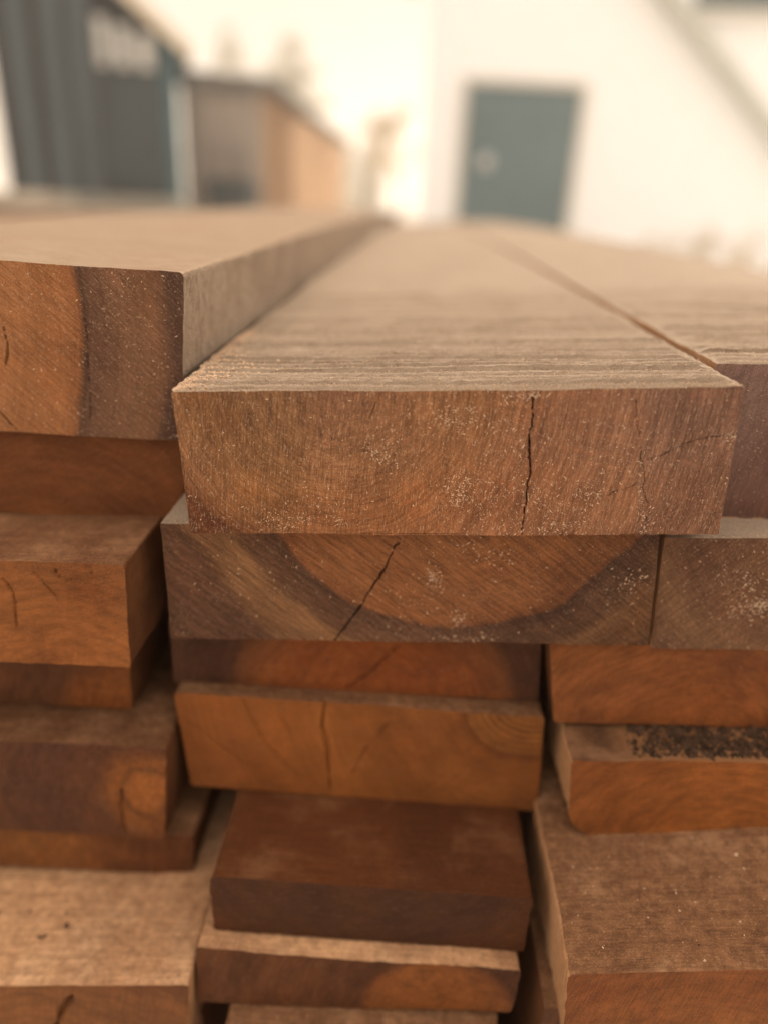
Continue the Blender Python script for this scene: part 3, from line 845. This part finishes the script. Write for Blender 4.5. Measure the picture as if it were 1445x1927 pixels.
m_dark = plain_mat("dark_cladding", (0.012, 0.013, 0.015), 0.7, 0.3, 0.25, 2.0, stretch=(4, 4, 0.4))
m_slat = plain_mat("grey_cladding_slats", (0.066, 0.086, 0.094), 0.65, 0.3, 0.2, 2.0, stretch=(4, 4, 0.4))
m_teal = plain_mat("teal_grey_paint", (0.048, 0.112, 0.13), 0.55, 0.35, 0.15, 2.0)
m_glass = plain_mat("dark_glass", (0.026, 0.048, 0.056), 0.12, 0.6, 0.3, 1.6)
m_skypane = plain_mat("painted_sky_pane", (0.66, 0.65, 0.60), 0.5, 0.4, 0.1, 2.0)  # pale colour painted in for bright sky in the upper window panes
m_fasc = plain_mat("pale_fascia", (0.66, 0.56, 0.42), 0.6, 0.3, 0.1, 3.0)
m_conc = plain_mat("pale_concrete", (0.46, 0.43, 0.36), 0.9, 0.15, 0.25, 5.0)
m_roof = plain_mat("grey_roofing", (0.14, 0.135, 0.12), 0.8, 0.2, 0.2, 4.0)
tower = tag(empty("dark_shed", (TX, 8.0, 0), R(18)), "tall narrow dark clad shed with a steep single slope roof at the left", "shed")
ZP = H - 0.15; ZE = H + at(335, 78, 8)[1]; SL = 0.78; WID = W(12); DEP = 2.2
zr = lambda x: ZE - SL * x
MB().prism([(-WID, ZP), (0, ZP), (0, ZE), (-WID, zr(-WID))], 0, DEP).build("wall", m_dark, tower)
MB().box(-WID - 0.03, 0.03, -0.03, DEP + 0.03, 0, ZP - 0.003).build("plinth", m_conc, tower)
MB().prism([(-WID - 0.12, zr(-WID - 0.12) + 0.003), (0.14, zr(0.14) + 0.003), (0.14, zr(0.14) + 0.07), (-WID - 0.12, zr(-WID - 0.12) + 0.07)], -0.12, DEP + 0.1).build("roof", m_roof, tower)
MB().prism([(-WID - 0.12, zr(-WID - 0.12) - 0.06), (0.145, zr(0.145) - 0.06), (0.145, zr(0.145) + 0.075), (-WID - 0.12, zr(-WID - 0.12) + 0.075)], -0.15, -0.123).build("fascia", m_fasc, tower)
mb = MB()
for px in (48, 108, 158):
    xa, xb = -W(px), -W(px + 32)
    mb.prism([(xa, ZP + 0.003), (xb, ZP + 0.003), (xb, zr(xb) - 0.01), (xa, zr(xa) - 0.01)], -0.035, -0.002)
mb.build("cladding_slats", m_slat, tower)
MB().prism([(-W(312), ZP + 0.003), (-0.002, ZP + 0.003), (-0.002, ZE - 0.01), (-W(312), zr(-W(312)) - 0.01)], -0.03, -0.002).build("corner_trim", m_teal, tower)
xa, xb = -W(196), -W(308)
win = MB()
zt0, zt1, zt2 = H + 0.42 * 3.1, H + 0.60 * 2.98, ZP + 0.03
zw0, zw1 = H + at(250, 128, 7.8)[1], H + at(250, 34, 7.8)[1]
fr = MB()
fw = 0.03
for (a_, b_, c_, d_) in ((xa, xb, zw0 - fw, zw0), (xa, xb, ZP + 0.01, ZP + 0.05)): fr.box(a_, b_, -0.04, -0.003, c_, d_)
fr.prism([(xa, zw1), (xb, min(zw1, zr(xb) - 0.05)), (xb, min(zw1, zr(xb) - 0.05) + 0.06), (xa, zw1 + 0.06)], -0.04, -0.003)
xs = [xa, -W(230), -W(268), xb]
for x in xs:
    fr.box(x - .035, x + .035, -0.06, -0.042, ZP + 0.012, zw1 - 0.02)
wf = fr.build("window", m_dark, tower)
mb = MB(); mc = MB()
for i in range(3):
    x0, x1 = xs[i] + fw / 2 + 0.003, xs[i + 1] - fw / 2 - 0.003
    mb.box(x0, x1, -0.03, -0.004, zw0 + 0.004, zw1 - 0.004 - 0.05 * i)
    mc.box(x0, x1, -0.03, -0.004, ZP + 0.055, zw0 - fw - 0.004)
mb.build("sky_pane", m_skypane, wf); mc.build("pane", m_glass, wf)

# long timber shed behind it
m_front = plain_mat("weathered_boards", (0.44, 0.37, 0.31), 0.85, 0.15, 0.3, 3.0, stretch=(6, 6, 0.5), grime=(0.22, 0.21, 0.19))
m_side = plain_mat("new_orange_boards", (0.46, 0.285, 0.16), 0.8, 0.15, 0.12, 3.0, stretch=(3, 3, 0.5))
YS = 10.0; XS = at(496, 300, YS)[0]; YE = 21.0; ZS = H + at(500, 168, YS)[1]; XW = at(350, 300, YS)[0]
barn = tag(empty("timber_shed", ((XS + XW) / 2, YS, 0)), "long low timber shed with an orange boarded side and grey front", "shed")
barn_at = lambda mbb: [(x - (XS + XW) / 2, y - YS, z) for x, y, z in mbb.v]


def bpart(mb, name, mat, parent=barn):
    mb.v = barn_at(mb); return mb.build(name, mat, parent)


mb = MB()
k = 0; x = XW
while x < XS - 0.01:
    x2 = min(x + 0.14, XS); mb.box(x, x2 - 0.008, YS - 0.02 - 0.01 * (k % 2), YS, 0, ZS - 0.004); x = x2; k += 1
bpart(mb, "front_wall", m_front)
mb = MB(); y = YS + 0.003; k = 0
while y < YE - 0.01:
    y2 = min(y + 0.22, YE); mb.box(XS - 0.03, XS + 0.012 * (k % 2), y, y2 - 0.008, 0, ZS - 0.004); y = y2; k += 1
bpart(mb, "side_wall", m_side)
bpart(MB().box(XW, XS - 0.034, YS + 0.003, YE, 0, ZS - 0.01), "inner_wall", m_front)
mb = MB().prism([(XW - 0.05, ZS), (XS + 0.16, ZS), (XS + 0.16, ZS + 0.10), (XW - 0.05, ZS + 0.16)], YS - 0.14, YE + 0.2)
bpart(mb, "roof", m_roof)

# dark bin before the timber shed
m_bin = plain_mat("dark_plastic", (0.05, 0.062, 0.066), 0.5, 0.4, 0.1, 3.0)
xb0, xb1 = at(398, 350, 9.4)[0], at(484, 350, 9.4)[0]
bn = tag(empty("wheeled_bin", ((xb0 + xb1) / 2, 9.4, 0)), "dark wheeled bin in front of the grey end of the timber shed", "bin")
hw = (xb1 - xb0) / 2
mb = MB(); v = []
mb.v = [(-hw * .82, -.25, .06), (hw * .82, -.25, .06), (hw * .82, .2, .06), (-hw * .82, .2, .06), (-hw, -.3, H + .02), (hw, -.3, H + .02), (hw, .25, H + .02), (-hw, .25, H + .02)]
mb.f = [(0, 3, 2, 1), (4, 5, 6, 7), (0, 1, 5, 4), (1, 2, 6, 5), (2, 3, 7, 6), (3, 0, 4, 7)]
mb.build("bin_body", m_bin, bn)
MB().prism([(-hw - .02, H + .023), (hw + .02, H + .023), (hw, H + .06), (hw * .7, H + .085), (-hw * .7, H + .085), (-hw, H + .06)], -.32, .27).build("lid", m_bin, bn)
for sx in (-1, 1):
    MB().tube([(sx * hw * .9 - .02, .24, .08), (sx * hw * .9 + .02, .24, .08)], [.08, .08], 14).build("wheel", m_bin, bn)

# pale plank fence at the far end
m_pf = plain_mat("pale_grey_planks", (0.50, 0.48, 0.40), 0.85, 0.15, 0.15, 3.0)
fx0, fx1 = at(640, 300, 24)[0], at(724, 300, 24)[0]; fzt = H + at(690, 285, 24)[1]
fe = tag(empty("plank_fence", ((fx0 + fx1) / 2, 24, 0)), "pale grey plank fence at the far end of the timber shed", "fence")
mb = MB(); x = fx0
while x < fx1: mb.box(x - (fx0 + fx1) / 2, x + .13 - (fx0 + fx1) / 2, 0, .03, .05, fzt + rng.uniform(-.05, .05)); x += .15
mb.build("planks", m_pf, fe)
for x in (fx0 + .2, (fx0 + fx1) / 2, fx1 - .1):
    MB().box(x - (fx0 + fx1) / 2 - .06, x - (fx0 + fx1) / 2 + .06, .033, .15, 0, fzt + .05).build("post", m_pf, fe)

# pale planks lying beyond the stack at the left
m_pl = plain_mat("pale_planks", (0.42, 0.36, 0.28), 0.85, 0.15, 0.25, 3.0, grime=(0.2, 0.18, 0.15))
m_pl2 = plain_mat("grey_planks", (0.26, 0.24, 0.20), 0.85, 0.15, 0.3, 3.0)
spec = [(-4.3, -1.5, 0.0, 0.10, "widest weathered plank at the bottom of the pale pile"), (-4.1, -1.7, 0.10, 0.10, "grey plank lying second from the bottom in the pale pile"),
        (-4.0, -1.75, 0.20, 0.10, "pale plank in the middle of the low pile"), (-3.9, -1.6, 0.30, 0.08, "grey plank under the topmost ones of the low pile"),
        (-3.8, -2.6, 0.38, 0.06, "short pale plank lying on top of the low pile, further left"), (-2.45, -1.75, 0.38, 0.05, "short pale plank lying on top of the low pile, further right")]
for i, (a_, b_, z_, h_, lab) in enumerate(spec):
    mb = MB(); mb.box((a_ - b_) / 2, (b_ - a_) / 2, -.15, .15, 0, h_ - 0.004)
    o = mb.build("plank", m_pl if i % 2 == 0 else m_pl2); o.location = ((a_ + b_) / 2, 5.7 + 0.03 * (i % 3), z_ + 0.002); o.rotation_euler = (0, 0, R((-2, 1.5, -1, 2, -3, 3)[i]))
    tag(o, lab, "plank", "planks piled beyond the stack")

# white house at the right
HY = 9.0
hp = lambda px, py: at(px, py, HY)
m_white = plain_mat("white_render", (0.88, 0.89, 0.90), 0.9, 0.15, 0.02, 6.0)
m_door = plain_mat("blue_grey_door", (0.085, 0.135, 0.15), 0.5, 0.35, 0.12, 1.2)
m_frame = plain_mat("pale_frame", (0.60, 0.56, 0.48), 0.6, 0.3, 0.05, 3.0)
m_pipe = plain_mat("grey_green_paint", (0.46, 0.47, 0.41), 0.5, 0.4, 0.05, 3.0)
m_knob = plain_mat("pale_knob", (0.5, 0.5, 0.47), 0.3, 0.5, 0.05, 3.0)
X0 = hp(797, 300)[0]; X1 = 4.75
house = tag(empty("white_house", ((X0 + X1) / 2, HY, 0)), "white rendered house with a blue grey door and a slanting pipe", "house")
HX = (X0 + X1) / 2


def hpart(mb, name, mat, parent=house):
    mb.v = [(x - HX, y - HY, z) for x, y, z in mb.v]; return mb.build(name, mat, parent)


hpart(MB().prism([(X0, 0), (X1, 0), (X1, 4.0), ((X0 + X1) / 2, 5.4), (X0, 4.0)], HY, HY + 6), "wall", m_white)
ym = (X0 + X1) / 2
mb = MB()
mb.prism([(X0 - .4, 3.75), (ym, 5.405), (ym, 5.55), (X0 - .4, 3.9)], HY - .2, HY + 6.3)
mb.prism([(ym + .002, 5.405), (X1 + .4, 3.75), (X1 + .4, 3.9), (ym + .002, 5.55)], HY - .2, HY + 6.3)
hpart(mb, "roof", m_roof)
dl, dr = hp(870, 290)[0], hp(1078, 290)[0]; dt = H + hp(980, 163)[1]
door = hpart(MB().box(dl, dr, HY - .045, HY - .004, 0.04, dt), "door", m_door)
mb = MB()
mb.box(dl - .06, dl - .003, HY - .07, HY - .003, 0, dt + .06); mb.box(dr + .003, dr + .06, HY - .07, HY - .003, 0, dt + .06); mb.box(dl - .002, dr + .002, HY - .07, HY - .003, dt + .003, dt + .058)
hpart(mb, "frame", m_frame, door)
kx, kz = hp(912, 305); kz += H
mb = MB().tube([(kx, HY - .047, kz), (kx, HY - .06, kz), (kx, HY - .062, kz), (kx, HY - .10, kz), (kx, HY - .12, kz), (kx, HY - .15, kz)], [.075, .075, .035, .035, .06, .04], 20)
hpart(mb, "knob", m_knob, door)
hpart(MB().box(dl - .25, dr + .25, HY - .5, HY - .073, 0, .035), "doorstep", m_conc)
pa, pb = hp(1236, -20), hp(1452, 258)
ux, uz = pb[0] - pa[0], pb[1] - pa[1]
P0 = (pa[0] - ux * .5, HY - .13, H + pa[1] - uz * .5); P1 = (pb[0] + ux * .45, HY - .13, H + pb[1] + uz * .45)
mb = MB().tube([P0, P1, (P1[0] + .12, HY - .13, P1[2] - .25), (P1[0] + .12, HY - .13, .05)], [.085, .085, .085, .085], 16)
pipe = hpart(mb, "downpipe", m_pipe)
for t in (.3, .8):
    q = [P0[i] + (P1[i] - P0[i]) * t for i in range(3)]
    hpart(MB().box(q[0] - .03, q[0] + .03, HY - .05, HY - .003, q[2] - .08, q[2] + .08), "bracket", m_pipe, pipe)
wl0, wl1 = hp(1318, 0)[0], hp(1500, 0)[0]; wz = H + hp(1400, 12)[1]
wn_ = hpart(MB().box(wl0, wl1, HY - .02, HY - .003, wz, wz + 1.1), "window", m_glass)
mb = MB()
for (a_, b_, c_, d_) in ((wl0 - .06, wl0, wz - .05, wz + 1.15), (wl1, wl1 + .06, wz - .05, wz + 1.15), (wl0, wl1, wz - .05, wz), (wl0, wl1, wz + 1.1, wz + 1.15)):
    mb.box(a_, b_, HY - .05, HY - .022, c_, d_)
hpart(mb, "frame", m_teal, wn_)
hpart(MB().box(wl0 - .1, wl1 + .1, HY - .12, HY - .053, wz - .11, wz - .055), "sill", m_frame, wn_)

# trees and bushes
m_bark = plain_mat("tree_bark", (0.26, 0.21, 0.15), 0.9, 0.1, 0.3, 8.0)
m_need = plain_mat("dry_needles", (0.48, 0.43, 0.31), 0.8, 0.15, 0.35, 5.0)
m_twig = plain_mat("dry_twigs", (0.46, 0.36, 0.22), 0.85, 0.1, 0.25, 8.0)


def twigs(mb, p, d, l, r, depth, spread=0.7):
    q = p + d * l * .5 + Vector((rng.gauss(0, .05), rng.gauss(0, .05), rng.gauss(0, .04))) * l
    e = p + d * l
    mb.tube([p, q, e], [r, r * .85, r * .65], 4 if depth < 3 else 6)
    if depth == 0: return
    for _ in range(rng.choice((2, 3, 3))):
        n = (d + Vector((rng.gauss(0, spread), rng.gauss(0, spread), rng.gauss(0.1, spread * .7)))).normalized()
        twigs(mb, e if rng.random() < .6 else q, n, l * rng.uniform(.6, .85), r * .6, depth - 1, spread)


def bare_tree(name, label, cat, loc, h, r, depth, spread, stems=1, mt=None, mc=None, group=None):
    t = tag(empty(name, loc), label, cat, group)
    tr = MB(); cr = MB()
    for s_ in range(stems):
        lean = Vector((rng.gauss(0, .12 * stems), rng.gauss(0, .12 * stems), 1)).normalized()
        b0 = Vector((rng.gauss(0, .03), rng.gauss(0, .03), 0)) * stems
        if s_ == 0 or stems == 1: tr.tube([b0, b0 + lean * h * .2, b0 + lean * h * .38], [r, r * .8, r * .65], 7)
        else: cr.tube([b0, b0 + lean * h * .2, b0 + lean * h * .38], [r, r * .8, r * .65], 7)
        for _ in range(4):
            d = (lean + Vector((rng.gauss(0, spread), rng.gauss(0, spread), rng.uniform(0, .4)))).normalized()
            twigs(cr, b0 + lean * h * rng.uniform(.25, .38), d, h * .22, r * .5, depth, spread)
    tr.build("trunk", mt or m_bark, t); cr.build("crown", mc or m_twig, t)


def conifer(label, loc, h, rad, n):
    t = tag(empty("conifer_tree", loc), label, "tree", "faint conifers behind the timber shed")
    MB().tube([(0, 0, 0), (0, 0, h * .5), (0, 0, h * .9)], [h * .011, h * .005, h * .001], 7).build("trunk", m_twig, t)
    v, f = [], []
    for _ in range(n):
        z = h * (0.99 - .87 * math.sqrt(rng.random())); rr = rad * (1 - z / h) ** .8 * (0.55 + .45 * math.sin(z * 7)) + .08
        a = rng.uniform(0, 6.283); q = rr * math.sqrt(rng.random())
        p = Vector((q * math.cos(a), q * math.sin(a), z - q * .25))
        d = Vector((math.cos(a), math.sin(a), -.3 + rng.gauss(0, .3))).normalized(); w = Vector((-math.sin(a), math.cos(a), rng.gauss(0, .5))).normalized()
        l = rng.uniform(.2, .42); k = len(v)
        v += [tuple(p), tuple(p + d * l * .5 + w * .04), tuple(p + d * l), tuple(p + d * l * .5 - w * .04)]; f.append((k, k + 1, k + 2, k + 3))
    mesh_obj("crown", v, f, m_need, t)


x, z = at(430, 30, 32); conifer("faint slim conifer behind the grey end of the timber shed", (x, 32, 0), z + H, 2.6, 5200)
x, z = at(548, 42, 30); conifer("faint broader conifer above the sloping roof edge of the timber shed", (x, 30, 0), z + H, 3.4, 8000)
x, z = at(695, 175, 17); bare_tree("bare_tree", "bare brown tree standing at the end of the plank fence", "tree", (x, 17, 0), z + H + .2, .11, 4, .55)
x, z = at(760, 200, 20); bare_tree("bare_tree", "thin pale bare tree between the plank fence and the white house", "tree", (x, 20, 0), z + H, .05, 4, .6)
x, z = at(1335, 412, 6.2); bare_tree("dry_bush", "dry tan bush against the white wall behind the right boards", "bush", (x, 6.2, 0), z + H + .1, .012, 3, .5, 7, m_twig, group="dry bushes right of the stack")
x, z = at(1432, 478, 5); bare_tree("dry_bush", "small dry bush by the right edge near the boards", "bush", (x, 5, 0), z + H + .06, .010, 3, .5, 5, m_twig, group="dry bushes right of the stack")

# ------------------------------------------------------------------ hazy air
hm = bpy.data.materials.new("hazy_air"); hm.use_nodes = True
hn, hl = hm.node_tree.nodes, hm.node_tree.links
hn.remove(hn['Principled BSDF'])
hv = hn.new('ShaderNodeVolumePrincipled')
hv.inputs['Color'].default_value = (1.0, 0.98, 0.93, 1); hv.inputs['Density'].default_value = 0.009; hv.inputs['Anisotropy'].default_value = 0.55
hl.new(hv.outputs[0], hn['Material Output'].inputs['Volume'])
hz_ = MB().box(-100, 100, -70, 160, -1.0, 10.5).build("haze", hm)
tag(hz_, kind='stuff')
scene.cycles.volume_bounces = 1
